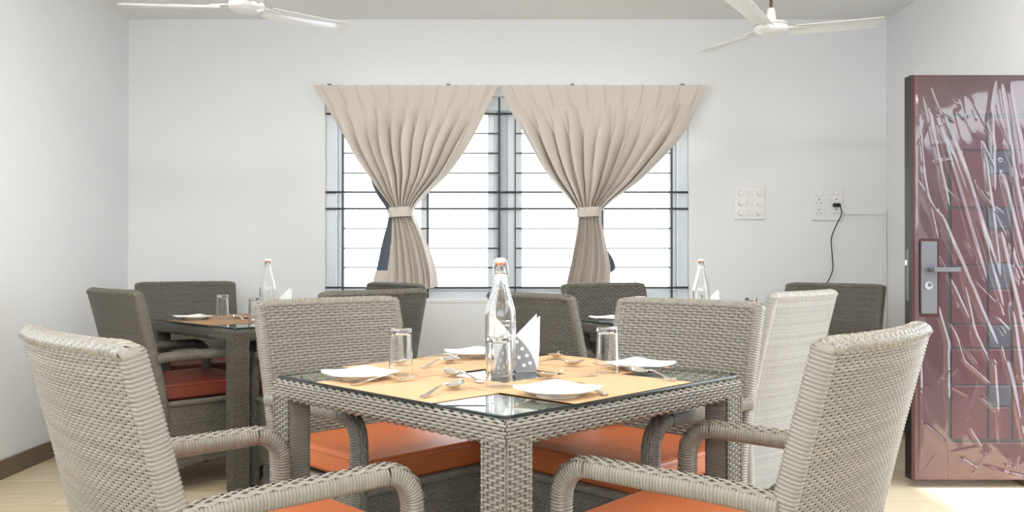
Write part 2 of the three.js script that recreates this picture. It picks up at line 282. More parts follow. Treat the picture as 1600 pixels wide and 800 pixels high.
// ---------------------------------------------------------------- curtains
{
  const zc = ZB + 0.075, S = 1371 / -zc, px = (x) => (x - 800) / S, py = (y) => EYE + (405 - y) / S;
  function curtain(label, c) {
    const t = thing('curtain', label, 'curtain', [0, 0, zc], 0, 'tied window curtains');
    const R = rng(c.seed), N = c.pleats, ph = Array.from({ length: N * 4 + 4 }, () => R());
    const xl = knots(c.left), xr = knots(c.right), yTop = 133, yTie = 331;
    const fold = (u, sharp) => { const q = u * N, i = Math.floor(q), f = q - i, k = ph[(i + 4) % ph.length], s = 0.5 - 0.5 * Math.cos(2 * Math.PI * f ** (0.6 + 0.9 * ph[(i * 2 + 9) % ph.length])); return Math.pow(s, sharp) * (0.35 + 1.05 * k); };
    const a = new Acc();
    a.grid(N * 16, 84, (u, v) => {
      const y = lerp(yTop, yTie, v), x0 = xl(y), x1 = xr(y), head = 1 - smooth(0.12, 0.2, v);
      const q = u * N, i = Math.floor(q), f = q - i, pinch = Math.exp(-(((f - 0.5) / 0.07) ** 2)) + 0.7 * Math.exp(-(((f - 0.36) / 0.05) ** 2));
      const pinchHead = Math.exp(-(((f - 0.5) / 0.09) ** 2));
      const zH = 0.017 * pinchHead * (0.5 + 0.5 * smooth(0.02, 0.13, v)) + 0.004 * Math.sin(q * 2.3 + c.seed);
      const spread = (x1 - x0) / (xr(yTop) - xl(yTop));
      const zF = (0.014 + 0.056 * smooth(0.08, 0.55, v) - 0.024 * smooth(0.75, 1, v)) * fold(u, 0.55) + 0.012 * pinch * Math.exp(-(((v - 0.17) / 0.05) ** 2));
      const zz = lerp(zF, zH, head);
      const uu = u + ((0.26 + 0.3 * ph[(i + 2) % ph.length] * Math.sin(Math.PI * f)) / N) * Math.sin(2 * Math.PI * (q + 0.2)) * smooth(0.15, 0.5, v) * (1 - 0.4 * v);
      const wob = 2.0 * Math.sin(v * 7 + u * 9 + c.seed) * v * (1 - v);
      return [px(lerp(x0, x1, uu) + wob * spread), py(y) + 0.004 * pinchHead * head, zz];
    });
    part('upper_drape', a.geo(), M.cloth, t);
    const b = new Acc(), bl = knots(c.lowLeft), br = knots(c.lowRight), Nb = 7;
    b.grid(Nb * 18, 46, (u, v) => {
      const y = lerp(336, c.bottom, v) + 5 * v * Math.sin(u * 5.1 + c.seed), x0 = bl(y), x1 = br(y), q = u * Nb, i = Math.floor(q), f = q - i, k = ph[(i * 3 + 7) % ph.length];
      const s = (0.5 - 0.5 * Math.cos(2 * Math.PI * f ** (0.7 + 0.6 * k))) * (0.6 + 0.8 * k);
      const uw = u ** (1 + 0.35 * c.flap * v), uu = uw + (0.36 / Nb) * Math.sin(2 * Math.PI * (q + 0.15)) * (0.4 + 0.6 * v);
      return [px(lerp(x0, x1, uu)), py(y), -0.01 + 0.05 * s * (0.55 + 0.5 * v)];
    });
    part('lower_drape', b.geo(), M.cloth, t);
    const l = new Acc(); l.grid(16, 30, (u, v) => { const y = lerp(c.darkstrip[0][0], c.darkstrip[c.darkstrip.length - 1][0], v); return [px(lerp(knots(c.darkstrip)(y), knots(c.darkstripIn)(y), u)), py(y), -0.028 + 0.006 * Math.sin(u * 6)]; });
    part('darkstrip', l.geo(), M.darkstrip, t);  // dark strip set just behind the cloth
    if (c.hem) { const e = new Acc(); e.grid(12, 8, (u, v) => [px(lerp(c.hem[0] - 6 * v, c.hem[1], u)), py(lerp(423, 447, v)), -0.026 + 0.006 * Math.sin(u * 6)]); part('hem', e.geo(), M.cloth, t); }
    const tc = (c.tie[0] + c.tie[1]) / 2, tw = px(c.tie[1]) - px(c.tie[0]);
    const tg = new Acc(); tg.grid(32, 6, (u, v) => { const th = u * 2 * Math.PI; return [px(tc) + tw / 2 * Math.cos(th), py(lerp(324, 339, v)) + 0.004 * Math.cos(th), 0.02 + 0.036 * Math.sin(th) + 0.003 * Math.sin(v * Math.PI) * Math.sin(th)]; }, 1, false);
    part('tieback', tg.geo(), M.cloth, t);
    return t;
  }
  const rod = thing('curtain_rod', 'thin white curtain track along the tops of both curtains', 'curtain rod', [px(797), py(133), zc - 0.03]);
  part('track', box(-px(1104) / 1 + px(797), px(1104) - px(797), -0.006, 0.006, -0.008, 0.008, 0.003), M.whitePaint, rod);
  for (const x of [513, 700, 895, 1068]) part('bracket', box(-0.012, 0.012, 0, 0.012, -0.045, 0.01, 0.002), M.brushed, rod, [px(x) - px(797), 0.002, 0]);
  curtain('left beige pleated curtain tied in, a dark strip showing at its lower left edge', {
    seed: 4, flap: -1, pleats: 11, left: [[133, 490], [170, 512], [240, 549], [290, 585], [322, 609], [331, 611]], right: [[133, 778], [160, 765], [200, 744], [270, 700], [315, 655], [331, 645]],
    tie: [608, 646], hem: [586, 612], bottom: 446, lowLeft: [[336, 612], [380, 609], [423, 602], [446, 598]], lowRight: [[336, 645], [370, 662], [420, 678], [446, 681]],
    darkstrip: [[265, 573], [300, 586], [330, 605], [345, 605], [380, 596], [423, 587]], darkstripIn: [[265, 585], [300, 605], [330, 622], [345, 618], [380, 610], [423, 606]] });
  curtain('right beige pleated curtain tied in, hanging behind a dark wicker chair', {
    seed: 9, flap: 0.6, pleats: 11, left: [[133, 781], [160, 792], [190, 806], [270, 851], [315, 890], [331, 902]], right: [[133, 1105], [160, 1094], [210, 1063], [280, 1000], [315, 955], [331, 938]],
    tie: [901, 939], bottom: 453, lowLeft: [[336, 903], [380, 897], [453, 882]], lowRight: [[336, 937], [370, 944], [420, 952], [453, 950]],
    darkstrip: [[385, 925], [400, 927], [420, 930], [430, 932]], darkstripIn: [[385, 944], [400, 956], [420, 962], [430, 950]] });
}

// ---------------------------------------------------------------- door leaf, wrapped in film
const DZ = -4.14, DS = 1371 / 4.14, dx = (x) => (x - 800) / DS, dy = (y) => EYE + (405 - y) / DS;
{
  const d = new THREE.Group(); d.name = 'door_1'; d.userData.kind = 'structure'; d.userData.label = 'open maroon wooden door leaf with slate insets'; scene.add(d);
  const xl = dx(1425), xr = xl + 0.83, yb = dy(750), yt = dy(117);
  part('leaf', box(xl, xr, yb, yt, DZ - 0.065, DZ - 0.012, 0.003), M.doorWood, d);
  const edge = part('leaf_edge', box(xl - 0.004, xl + 0.002, yb, yt, DZ - 0.068, DZ, 0.001), M.doorEdge, d);
  part('latch_plate', box(xl - 0.006, xl - 0.003, dy(470), dy(390), DZ - 0.05, DZ - 0.02), M.brushed, edge); part('latch', box(xl - 0.014, xl - 0.004, dy(415), dy(406), DZ - 0.045, DZ - 0.025, 0.002), M.steel, edge);
  const px0 = dx(1480), pxr = 2 * dx(1562) - px0, py1 = dy(178), py0 = dy(692);
  // raised stiles and rails round the panel field
  const rail = (n, a, b, c, e) => { const g = box(a, b, c, e, DZ - 0.014, DZ, 0.003), p = g.attributes.position, uv = g.attributes.uv; const tall = e - c > b - a; for (let i = 0; i < p.count; i++) uv.setXY(i, (tall ? p.getY(i) : p.getX(i)) / 1.1, (tall ? p.getX(i) : p.getY(i)) / 0.22); part(n, g, M.doorWood, d); };
  rail('stile', xl, px0, yb, yt); rail('stile', pxr, xr, yb, yt); rail('rail', px0, pxr, py1, yt); rail('rail', px0, pxr, yb, py0);
  part('panel_back', box(px0, pxr, py0, py1, DZ - 0.016, DZ - 0.010), M.doorGroove, d);
  const g = 0.012, rows = [178, 235, 272, 325, 358, 412, 452, 508, 545, 602, 636, 692], cx0 = dx(1543), cx1 = dx(1581);
  const block = (n, a, b, y1, y0, m) => part(n, box(a + g / 2, b - g / 2, dy(y0) + g / 3, dy(y1) - g / 3, DZ - 0.014, DZ - 0.003, 0.004), m, d);
  const lx = dx(1485), lrows = [182, 235, 325, 415, 507, 545, 602, 688];
  for (let i = 0; i < lrows.length - 1; i++) { block('panel_block', lx, cx0, lrows[i], lrows[i + 1], M.doorPanel); block('panel_block', cx1, 2 * dx(1562) - lx, lrows[i], lrows[i + 1], M.doorPanel); }
  for (let i = 0; i < rows.length - 1; i++) block(i % 2 ? 'slate_inset' : 'panel_block', cx0, cx1, rows[i] + (i ? 0 : 4), rows[i + 1] - (i === 10 ? 4 : 0), i % 2 ? M.doorSlate : M.doorPanel);
  const ph = part('peephole', new THREE.CylinderGeometry(0.011, 0.013, 0.012, 24).rotateX(Math.PI / 2), M.steel, d, [dx(1562), dy(250), DZ]);
  part('lens', new THREE.SphereGeometry(0.006, 12, 8), M.glassEdge, ph, [0, 0, 0.005]);
  // handle
  const hp = part('handle_plate', new RoundedBoxGeometry(dx(1462) - dx(1437), dy(377) - dy(490), 0.016, 3, 0.004), M.brushed, d, [dx(1449.5), dy(433.5), DZ + 0.008]);
  part('spindle', new THREE.CylinderGeometry(0.011, 0.011, 0.045, 20).rotateX(Math.PI / 2), M.brushed, hp, [dx(1450) - dx(1449.5), dy(421) - dy(433.5), 0.024]);
  part('lever', new RoundedBoxGeometry(dx(1491) - dx(1449), 0.022, 0.014, 3, 0.004), M.brushed, hp, [dx(1470) - dx(1449.5), dy(421) - dy(433.5), 0.05]);
  part('lock_cylinder', new THREE.CylinderGeometry(0.019, 0.019, 0.008, 28).rotateX(Math.PI / 2), M.aluDark, hp, [dx(1448) - dx(1449.5), dy(446) - dy(433.5), 0.01]);
  part('key_knob', new THREE.SphereGeometry(0.010, 16, 12).scale(1, 1, 0.7), M.brushed, hp, [dx(1449.5) - dx(1449.5), dy(444.5) - dy(433.5), 0.016]);
  // film
  const ridges = [], R = rng(77);
  const add = (x0, y0, x1, y1, w, h) => ridges.push([dx(x0), dy(y0), dx(x1), dy(y1), w, h]);
  for (const r of [[1440, 130, 1482, 330, 3, 5], [1452, 125, 1500, 250, 3, 4], [1460, 180, 1540, 440, 3, 6], [1470, 200, 1525, 400, 3.4, 7], [1478, 215, 1545, 400, 3, 6], [1490, 225, 1560, 430, 3.4, 7], [1466, 330, 1530, 480, 3, 6], [1474, 360, 1556, 540, 3.4, 7],
    [1500, 240, 1565, 480, 3, 6], [1548, 160, 1552, 300, 3, 4], [1555, 118, 1540, 200, 3, 4], [1560, 120, 1582, 260, 3.4, 6], [1574, 122, 1600, 280, 4, 7], [1580, 260, 1600, 360, 3.4, 6], [1536, 230, 1560, 420, 3, 5], [1564, 270, 1600, 420, 3.4, 6],
    [1560, 360, 1592, 500, 4, 7], [1572, 420, 1606, 560, 3.4, 6], [1578, 470, 1600, 640, 3.4, 6], [1480, 430, 1545, 570, 2.6, 4], [1500, 420, 1530, 560, 2.4, 3], [1460, 470, 1482, 545, 3, 4], [1434, 180, 1446, 300, 2, 3], [1437, 250, 1465, 380, 2, 3], [1432, 280, 1470, 345, 2, 2.5],
    [1478, 530, 1480, 670, 3, 4], [1550, 560, 1560, 690, 3, 4], [1500, 560, 1545, 600, 2, 3], [1570, 560, 1600, 700, 4, 5], [1498, 715, 1530, 735, 2.5, 4], [1530, 727, 1605, 748, 3, 5], [1436, 560, 1437, 720, 2.4, 6], [1440, 660, 1475, 690, 2, 3]]) add(...r);
  for (let i = 0; i < 90; i++) { const x = 1432 + R() * 200, y = 130 + R() * 600, l = 15 + R() * 55, an = 1.1 + (R() - 0.5) * (y > 560 || x < 1475 ? 2.6 : 0.7); add(x, y, x + Math.cos(an) * l, y + Math.sin(an) * l, 1.4 + R() * 1.2, 1 + R() * 2); }
  const a = new Acc(), fx0 = dx(1429), fx1 = xr - 0.004, fy0 = yb + 0.004, fy1 = yt - 0.004;
  const hx0 = dx(1434), hx1 = dx(1466), hy0 = dy(494), hy1 = dy(373);
  a.grid(240, 460, (u, v) => {
    const x = lerp(fx0, fx1, u), y = lerp(fy1, fy0, v); let z = 0.005 + 0.0009 * Math.sin(x * 19 + Math.sin(y * 7)) * Math.sin(y * 5 + 1) + 0.0003 * Math.sin(x * 61 + y * 33);
    for (const [a0, b0, a1, b1, w, h] of ridges) {
      const ex = a1 - a0, ey = b1 - b0, L2 = ex * ex + ey * ey, s = clamp(((x - a0) * ex + (y - b0) * ey) / L2), ddx = x - a0 - s * ex, ddy = y - b0 - s * ey, dd = Math.sqrt(ddx * ddx + ddy * ddy), ww = w / DS;
      if (dd < ww * 3) z += h * 0.0009 * Math.exp(-((dd / ww) ** 2)) * Math.min(1, Math.sin(Math.PI * clamp(s * 0.94 + 0.03)) * 2);
    }
    const e = Math.min((x - fx0), (fx1 - x), (y - fy0), (fy1 - y)); z *= smooth(0, 0.02, e) * 0.8 + 0.2;
    return [x, y, DZ + 0.001 + z];
  });
  // leave the sheet cut open round the handle plate
  const keep = []; for (let i = 0; i < a.i.length; i += 3) { const n = a.i[i], x = a.p[n * 3], y = a.p[n * 3 + 1]; if (!(x > hx0 && x < hx1 && y > hy0 && y < hy1)) keep.push(a.i[i], a.i[i + 1], a.i[i + 2]); } a.i = keep;
  const f = part('plastic_film', a.geo(), M.film, scene); f.name = numbered('plastic_film'); tag(f, 'clear wrinkled protective plastic film stretched over the maroon door', 'plastic film');
}

// ---------------------------------------------------------------- wall fittings
{
  const S = 239, px = (x) => (x - 800) / S, py = (y) => EYE + (405 - y) / S;
  const P = (w, h, d, r = 0.002) => new RoundedBoxGeometry(w, h, d, 2, r);
  const sb = thing('switch_board', 'white square wall plate of switches and six fan regulator knobs', 'switch', [px(1171), py(317.5), ZB]);
  part('plate', P(0.196, 0.214, 0.012, 0.004), M.whitePlastic, sb, [0, 0, 0.006]);
  for (const y of [-0.065, 0, 0.065]) {
    part('rocker', P(0.036, 0.04, 0.008), M.whitePlastic, sb, [0, y, 0.014], [0.12, 0, 0]);
    for (const x of [-0.06, 0.06]) part('knob', new THREE.CylinderGeometry(0.015, 0.018, 0.018, 20).rotateX(Math.PI / 2), M.whitePlastic, sb, [x, y, 0.02]);
  }
  const so = thing('socket_board', 'white square wall plate of sockets with a black plug in it', 'socket', [px(1292.5), py(319), ZB]);
  part('plate', P(0.205, 0.214, 0.012, 0.004), M.whitePlastic, so, [0, 0, 0.006]);
  for (const x of [-0.06, 0, 0.06]) part('rocker', P(0.046, 0.034, 0.008), M.whitePlastic, so, [x, 0.075, 0.013], [0.12, 0, 0]);
  for (const y of [0.018, -0.05]) {
    part('rocker', P(0.04, 0.036, 0.008), M.whitePlastic, so, [0, y, 0.013], [0.12, 0, 0]);
    for (const x of [-0.057, 0.057]) {
      const s = part('socket', P(0.05, 0.05, 0.004), M.whitePlastic, so, [x, y, 0.0125]);
      for (const [hx, hy] of [[0, 0.012], [-0.012, -0.011], [0.012, -0.011]]) part('pin_hole', new THREE.CylinderGeometry(hy > 0 ? 0.0042 : 0.0034, hy > 0 ? 0.0042 : 0.0034, 0.002, 10).rotateX(Math.PI / 2), M.iron, s, [hx, hy, 0.0016]);
    }
  }
  const ch = thing('charger_cable', 'black plug with thin cord hanging down the wall behind a dark chair', 'cable', [px(1305), py(321), ZB + 0.016]);
  part('plug', new RoundedBoxGeometry(0.046, 0.024, 0.034, 3, 0.008), M.rubber, ch, [0.0, 0, 0.017]);
  const pts = [[1310, 321, 0.02], [1312, 334, 0.022], [1304, 352, 0.02], [1297, 372, 0.014], [1298, 398, 0.014], [1299, 420, 0.014], [1294, 434, 0.02], [1288, 444, 0.03], [1284, 470, 0.04]].map(([x, y, z]) => new THREE.Vector3(px(x) - px(1305), py(y) - py(321), z));
  part('cord', new THREE.TubeGeometry(new THREE.CatmullRomCurve3(pts), 90, 0.0036, 8), M.rubber, ch);
  const tr = thing('cable_trunking', 'white plastic cable trunking from the sockets to the room corner', 'cable trunking', [px(1318), py(333), ZB]);
  part('run', box(0, X1 - px(1318) - 0.002, -0.009, 0.009, 0, 0.012, 0.002), M.whitePlastic, tr); part('drop', box(X1 - px(1318) - 0.024, X1 - px(1318) - 0.003, 0.095 - py(333), -0.009, 0, 0.012, 0.002), M.whitePlastic, tr);
}
// ---------------------------------------------------------------- ceiling panels, overhead and behind the camera; they glint in spoons and glasses
for (const z of [-3.4, -2.0, -0.6, 0.8]) for (const x of [-1.15, 1.15]) {
  const where = { '-3.4': 'by the fans', '-2': 'over the front table', '-0.6': 'just ahead of the camera', '0.8': 'behind the camera' }[z];
  const t = thing('ceiling_light', `square white ceiling light panel ${where}, on the ${x < 0 ? 'left' : 'right'}`, 'ceiling light', [x, H, z], 0, 'ceiling light panels'), h = LAMP.side / 2;
  part('lamp_frame', merge([box(-h - 0.012, h + 0.012, -0.018, 0, -h - 0.012, -h), box(-h - 0.012, h + 0.012, -0.018, 0, h, h + 0.012), box(-h - 0.012, -h, -0.018, 0, -h, h), box(h, h + 0.012, -0.018, 0, -h, h)]), M.whitePlastic, t);
  part('lamp_diffuser', box(-h, h, -0.014, -0.004, -h, h), M.lampGlow, t);
  const l = new THREE.RectAreaLight(LAMP.color, LAMP.level, LAMP.side, LAMP.side); l.position.set(x, H - 0.02, z); l.lookAt(x, 0, z); scene.add(l);
}
// ---------------------------------------------------------------- ceiling fans
{
  function fan(label, x, z, hubY, turns) {
    const t = thing('ceiling_fan', label, 'ceiling fan', [x, hubY, z], 0);
    const L = (pts) => new THREE.LatheGeometry(pts.map(([a, b]) => new THREE.Vector2(a, b)), 40);
    part('motor', L([[0, -0.034], [0.05, -0.034], [0.058, -0.032], [0.062, -0.028], [0.078, -0.022], [0.086, -0.012], [0.087, 0.008], [0.078, 0.022], [0.05, 0.03], [0.02, 0.034], [0, 0.034]]), M.whitePaint, t);
    part('trim_ring', new THREE.TorusGeometry(0.0865, 0.0018, 8, 48).rotateX(Math.PI / 2), M.brushed, t, [0, 0.006, 0]);
    part('lower_cone', L([[0.03, 0.03], [0.026, 0.05], [0.02, 0.09], [0.016, 0.1], [0, 0.1]]), M.whitePaint, t);
    part('down_rod', new THREE.CylinderGeometry(0.0085, 0.0085, H - hubY - 0.12, 16), M.rodBrown, t, [0, (H - hubY - 0.12) / 2 + 0.08, 0]);
    part('canopy', L([[0.014, -0.07], [0.05, -0.03], [0.06, 0]]), M.whitePaint, t, [0, H - hubY, 0]);
    for (const [deg, len, up] of turns) {
      const b = new Acc(), wid = (s) => lerp(0.052, 0.064, s);
      const f = (u, v, off) => { const s = v, c = u - 0.5, tip = s > 0.94 ? (s - 0.94) / 0.06 : 0, w = wid(s), xx = 0.11 + (len - 0.11) * (s - 0.05 * tip * Math.max(0, c + 0.1)); return [xx, up * s + c * 0.022 + off - 0.012 * c * c * 4, c * w * 2]; };
      b.grid(10, 24, (u, v) => f(u, v, 0.0015)); b.grid(10, 24, (u, v) => f(u, v, -0.0015)); b.grid(1, 24, (u, v) => f(0, v, lerp(-0.0015, 0.0015, u))); b.grid(1, 24, (u, v) => f(1, v, lerp(-0.0015, 0.0015, u))); b.grid(10, 1, (u, v) => f(u, 1, lerp(-0.0015, 0.0015, v)));
      const bl = part('blade', b.geo(), M.whitePaint, t, [0, 0.0, 0], [0, -deg * Math.PI / 180, 0]);
      part('blade_bracket', box(0.07, 0.17, -0.004, 0.002, -0.022, 0.022, 0.002), M.whitePaint, bl);
    }
  }
  fan('white ceiling fan above the table on the left, cut by the picture top', -1.26, -4.16, 2.287, [[-50, 0.6, 0.02], [70, 0.6, 0.02], [184, 0.6, 0.02]]);
  fan('white ceiling fan on a brown rod to the right, before the switches', 1.324, -4.48, 2.262, [[2, 0.56, 0.035], [122, 0.6, 0.02], [239, 0.55, -0.01]]);
}

// ---------------------------------------------------------------- wicker chair
const CH = { W: 0.585, top: 0.945, arm: 0.655 };
const chairProto = (() => {
  const root = new THREE.Group(); root.name = 'wicker_armchair';
  const hw = CH.W / 2 - 0.02, sag = 0.032, th = 0.019;
  const zc = knots([[0, -0.175], [0.25, -0.165], [0.43, -0.165], [0.6, -0.198], [0.78, -0.242], [0.945, -0.285]]);
  const bend = (x) => -sag * (1 - (x / hw) ** 2);
  const back = (sgn) => (u, v, y0) => {
    const x = u - hw, y = y0 + v, z = zc(y) + bend(x) + sgn * th, sl = (zc(y + 0.01) - zc(y - 0.01)) / 0.02, nx = -2 * sag * x / (hw * hw), n = Math.hypot(nx, sl, 1);
    return [x, y, z, sgn * -(nx) * 1 / n * -1 * -1, -sgn * sl / n, sgn / n];
  };
  const arch = (x, y) => y > 0.045 + 0.085 * Math.pow(Math.max(0, 1 - (x / (hw - 0.035)) ** 2), 0.6) || Math.abs(x) > hw - 0.03;
  // backrest: core, outer weave down to the floor, inner weave above the seat
  const core = new Acc();
  core.grid(12, 20, (u, v) => { const x = lerp(-hw, hw, u), y = lerp(0.16, 0.925, v); return [x, y, zc(y) + bend(x) - th + 0.004]; }); core.grid(12, 16, (u, v) => { const x = lerp(-hw, hw, u), y = lerp(0.40, 0.925, v); return [x, y, zc(y) + bend(x) + th - 0.004]; });
  part('back_core', core.geo(), M.core, root);
  let a = new Acc();
  weave(a, (u, v) => back(-1)(u, v, 0.02), 2 * hw, 0.91, { pitch: 0.0066, stake: 0.0118, amp: 0.0025, seed: 11, clip: (u, v) => arch(u - hw, v + 0.02), flip: true });
  part('back_weave', a.geo(), M.wicker, root);
  a = new Acc();
  weave(a, (u, v) => back(1)(u, v, 0.42), 2 * hw, 0.51, { pitch: 0.0098, stake: 0.0185, amp: 0.0036, seed: 12 });
  part('backrest', a.geo(), M.wicker, root);
  // wound side rims and braided top
  for (const s of [-1, 1]) { a = new Acc(); wound(a, Array.from({ length: 19 }, (_, i) => { const y = lerp(0.012, 0.925, i / 18); return [s * (hw + 0.002), y, zc(y)]; }), [1, 0, 0], 0.0175, th + 0.005, { ring: 0.0082, depth: 0.14, seed: 20 + s }); part('side_rim', a.geo(), M.wicker, root); }
  a = new Acc();
  const topPts = Array.from({ length: 15 }, (_, i) => { const x = lerp(-hw - 0.012, hw + 0.012, i / 14); return [x * 0.985, CH.top - 0.019 - (Math.abs(i - 7) === 7 ? 0.006 : 0), zc(CH.top - 0.02) + bend(clamp(x, -hw, hw))]; });
  wound(a, topPts, [0, 0, 1], th + 0.001, 0.0135, { ring: 0.02, radial: 12, depth: 0, seed: 25 });
  {
    const tc = new THREE.CatmullRomCurve3(topPts.map((p) => new THREE.Vector3(...p)), false, 'centripetal'), Lt = tc.getLength(), P = new THREE.Vector3(), T = new THREE.Vector3(), wave = 0.075, R = rng(26);
    for (const dir of [-1, 1]) for (let k = 0; k < 6; k++) {
      const pts = [], n = 150, c = 0.9 + 0.2 * R();
      for (let i = 0; i <= n; i++) {
        const t = i / n, l = t * Lt, thA = dir * (l / wave * 2 * Math.PI) + k / 6 * 2 * Math.PI; tc.getPointAt(t, P); tc.getTangentAt(t, T);
        const r = 1 + 0.09 * Math.cos(12 * Math.PI * l / wave + (dir > 0 ? Math.PI : 0) + k * Math.PI), oz = Math.cos(thA) * (th + 0.003) * r, oy = Math.sin(thA) * 0.0155 * r;
        pts.push([P.x, P.y + oy, P.z + oz, Math.sin(thA), Math.cos(thA)]);
      }
      let prev = null; const w = 0.0058, hh = 0.0022;
      for (let i = 0; i < pts.length; i++) {
        const p = pts[i], q = pts[Math.min(i + 1, n)], o = pts[Math.max(i - 1, 0)], d = new THREE.Vector3(q[0] - o[0], q[1] - o[1], q[2] - o[2]).normalize(), N = new THREE.Vector3(0, p[3], p[4]), B = new THREE.Vector3().crossVectors(d, N).normalize();
        const row = [[-w, -0.0012], [-w * 0.5, hh], [w * 0.5, hh], [w, -0.0012]].map(([x, y]) => a.v(p[0] + B.x * x + N.x * y, p[1] + B.y * x + N.y * y, p[2] + B.z * x + N.z * y, c));
        if (prev) for (let m = 0; m < 3; m++) a.quad(prev[m], row[m], row[m + 1], prev[m + 1]);
        prev = row;
      }
    }
  }
  for (const s of [0, 14]) { const e = topPts[s], d = s ? 1 : -1; a.grid(14, 6, (u, v) => { const t = u * 2 * Math.PI, f = v * Math.PI / 2; return [e[0] + d * 0.011 * Math.sin(f), e[1] + 0.0165 * Math.cos(f) * Math.sin(t), e[2] + (th + 0.004) * Math.cos(f) * Math.cos(t)]; }); }
  part('top_rim', a.geo(), M.wicker, root);
  // arms that bend down into the front legs
  const ax = 0.275, R = 0.075, zf = 0.327;
  for (const s of [-1, 1]) {
    const pts = [[s * ax, CH.arm - 0.028, -0.2], [s * ax, CH.arm - 0.022, -0.1], [s * ax, CH.arm - 0.022, 0.06], [s * ax, CH.arm - 0.022, zf - R - 0.02]];
    for (let i = 0; i <= 6; i++) { const t = i / 6 * Math.PI / 2; pts.push([s * ax, CH.arm - 0.022 - R + R * Math.cos(t), zf - 0.022 - R + R * Math.sin(t)]); }
    for (let i = 1; i <= 6; i++) pts.push([s * ax, lerp(CH.arm - 0.022 - R, 0.012, i / 6), zf - 0.022]);
    a = new Acc(); wound(a, pts, [1, 0, 0], 0.027, 0.0215, { ring: 0.0074, radial: 14, power: 0.72, depth: 0.12, seed: 30 });
    const arm = part('arm', a.geo(), M.wicker, root);
    const curve = new THREE.CatmullRomCurve3(pts.map((p) => new THREE.Vector3(...p)), false, 'centripetal'), L = curve.getLength(), P = new THREE.Vector3(), T = new THREE.Vector3();
    a = new Acc();
    weave(a, (u, v) => { const t = clamp(u / L); curve.getPointAt(t, P); curve.getTangentAt(t, T); const w = v - 0.0195, e = 0.0228 - 0.006 * (w / 0.0195) ** 4; return [P.x + w, P.y + T.z * e, P.z - T.y * e, 0, T.z, -T.y]; }, L, 0.039, { pitch: 0.0098, stake: 0.017, amp: 0.0024, seed: 31, flip: true });
    part('arm_braid', a.geo(), M.wicker, arm);
    part('foot', new THREE.CylinderGeometry(0.017, 0.02, 0.013, 16), M.rubber, root, [s * ax, 0.0065, zf - 0.022]);
    part('foot', new THREE.CylinderGeometry(0.015, 0.018, 0.013, 16), M.rubber, root, [s * (hw - 0.005), 0.0065, zc(0)]);
  }
  // seat: rails, skirts, cushion
  a = new Acc(); for (const s of [-1, 1]) wound(a, [[s * 0.268, 0.417, -0.165], [s * 0.27, 0.417, 0.07], [s * 0.268, 0.417, 0.297]], [1, 0, 0], 0.016, 0.014, { seed: 40 });
  wound(a, [[-0.26, 0.417, 0.308], [0, 0.417, 0.312], [0.26, 0.417, 0.308]], [0, 0, 1], 0.016, 0.014, { seed: 41 });
  part('seat_rail', a.geo(), M.wicker, root);
  part('seat_base', box(-0.255, 0.255, 0.385, 0.418, -0.17, 0.304, 0.004), M.core, root);
  const sk = (c, half) => c > 0.06 + 0.075 * Math.sqrt(Math.max(0, 1 - (half) ** 2));
  a = new Acc(); weave(a, (u, v) => [u - 0.25, 0.055 + v, 0.310, 0, 0, 1], 0.5, 0.352, { pitch: 0.0078, stake: 0.0155, amp: 0.0024, seed: 42, clip: (u, v) => sk(0.055 + v, (u - 0.25) / 0.25) });
  part('front_skirt', a.geo(), M.wicker, root);
  for (const s of [-1, 1]) { a = new Acc(); weave(a, (u, v) => [s * 0.272, 0.055 + v, -0.165 + u, s, 0, 0], 0.472, 0.352, { pitch: 0.0078, stake: 0.0155, amp: 0.0024, seed: 43, clip: (u, v) => sk(0.055 + v, (u - 0.236) / 0.236), flip: s > 0 }); part('side_skirt', a.geo(), M.wicker, root); }
  a = new Acc();
  a.grid(4, 4, (u, v) => [lerp(-0.268, 0.268, u), 0.384, lerp(-0.165, 0.304, v)]);
  part('under_seat', a.geo(), M.core, root);
  const cg = new RoundedBoxGeometry(0.492, 0.078, 0.482, 6, 0.016), cp = cg.attributes.position;
  for (let i = 0; i < cp.count; i++) { const x = cp.getX(i), y = cp.getY(i), z = cp.getZ(i); if (y > 0) cp.setY(i, y + 0.008 * Math.max(0, 1 - (x / 0.246) ** 2) * Math.max(0, 1 - (z / 0.241) ** 2)); }
  cg.computeVertexNormals();
  const cu = part('cushion', cg, M.leather, root, [0, 0.468, 0.077]);
  const rr = 0.012, cs = (w, d) => { const s = []; for (const [cx, cz, a0] of [[w - rr, d - rr, 0], [-w + rr, d - rr, 90], [-w + rr, -d + rr, 180], [w - rr, -d + rr, 270]]) for (let k = 0; k <= 4; k++) { const t = (a0 + k * 22.5) * Math.PI / 180; s.push(new THREE.Vector3(cx + rr * Math.cos(t), 0, cz + rr * Math.sin(t))); } return s; };
  part('piping', new THREE.TubeGeometry(new THREE.CatmullRomCurve3(cs(0.2455, 0.2405), true), 120, 0.0028, 6, true), M.leather, cu, [0, 0.026, 0]);
  return root;
})();
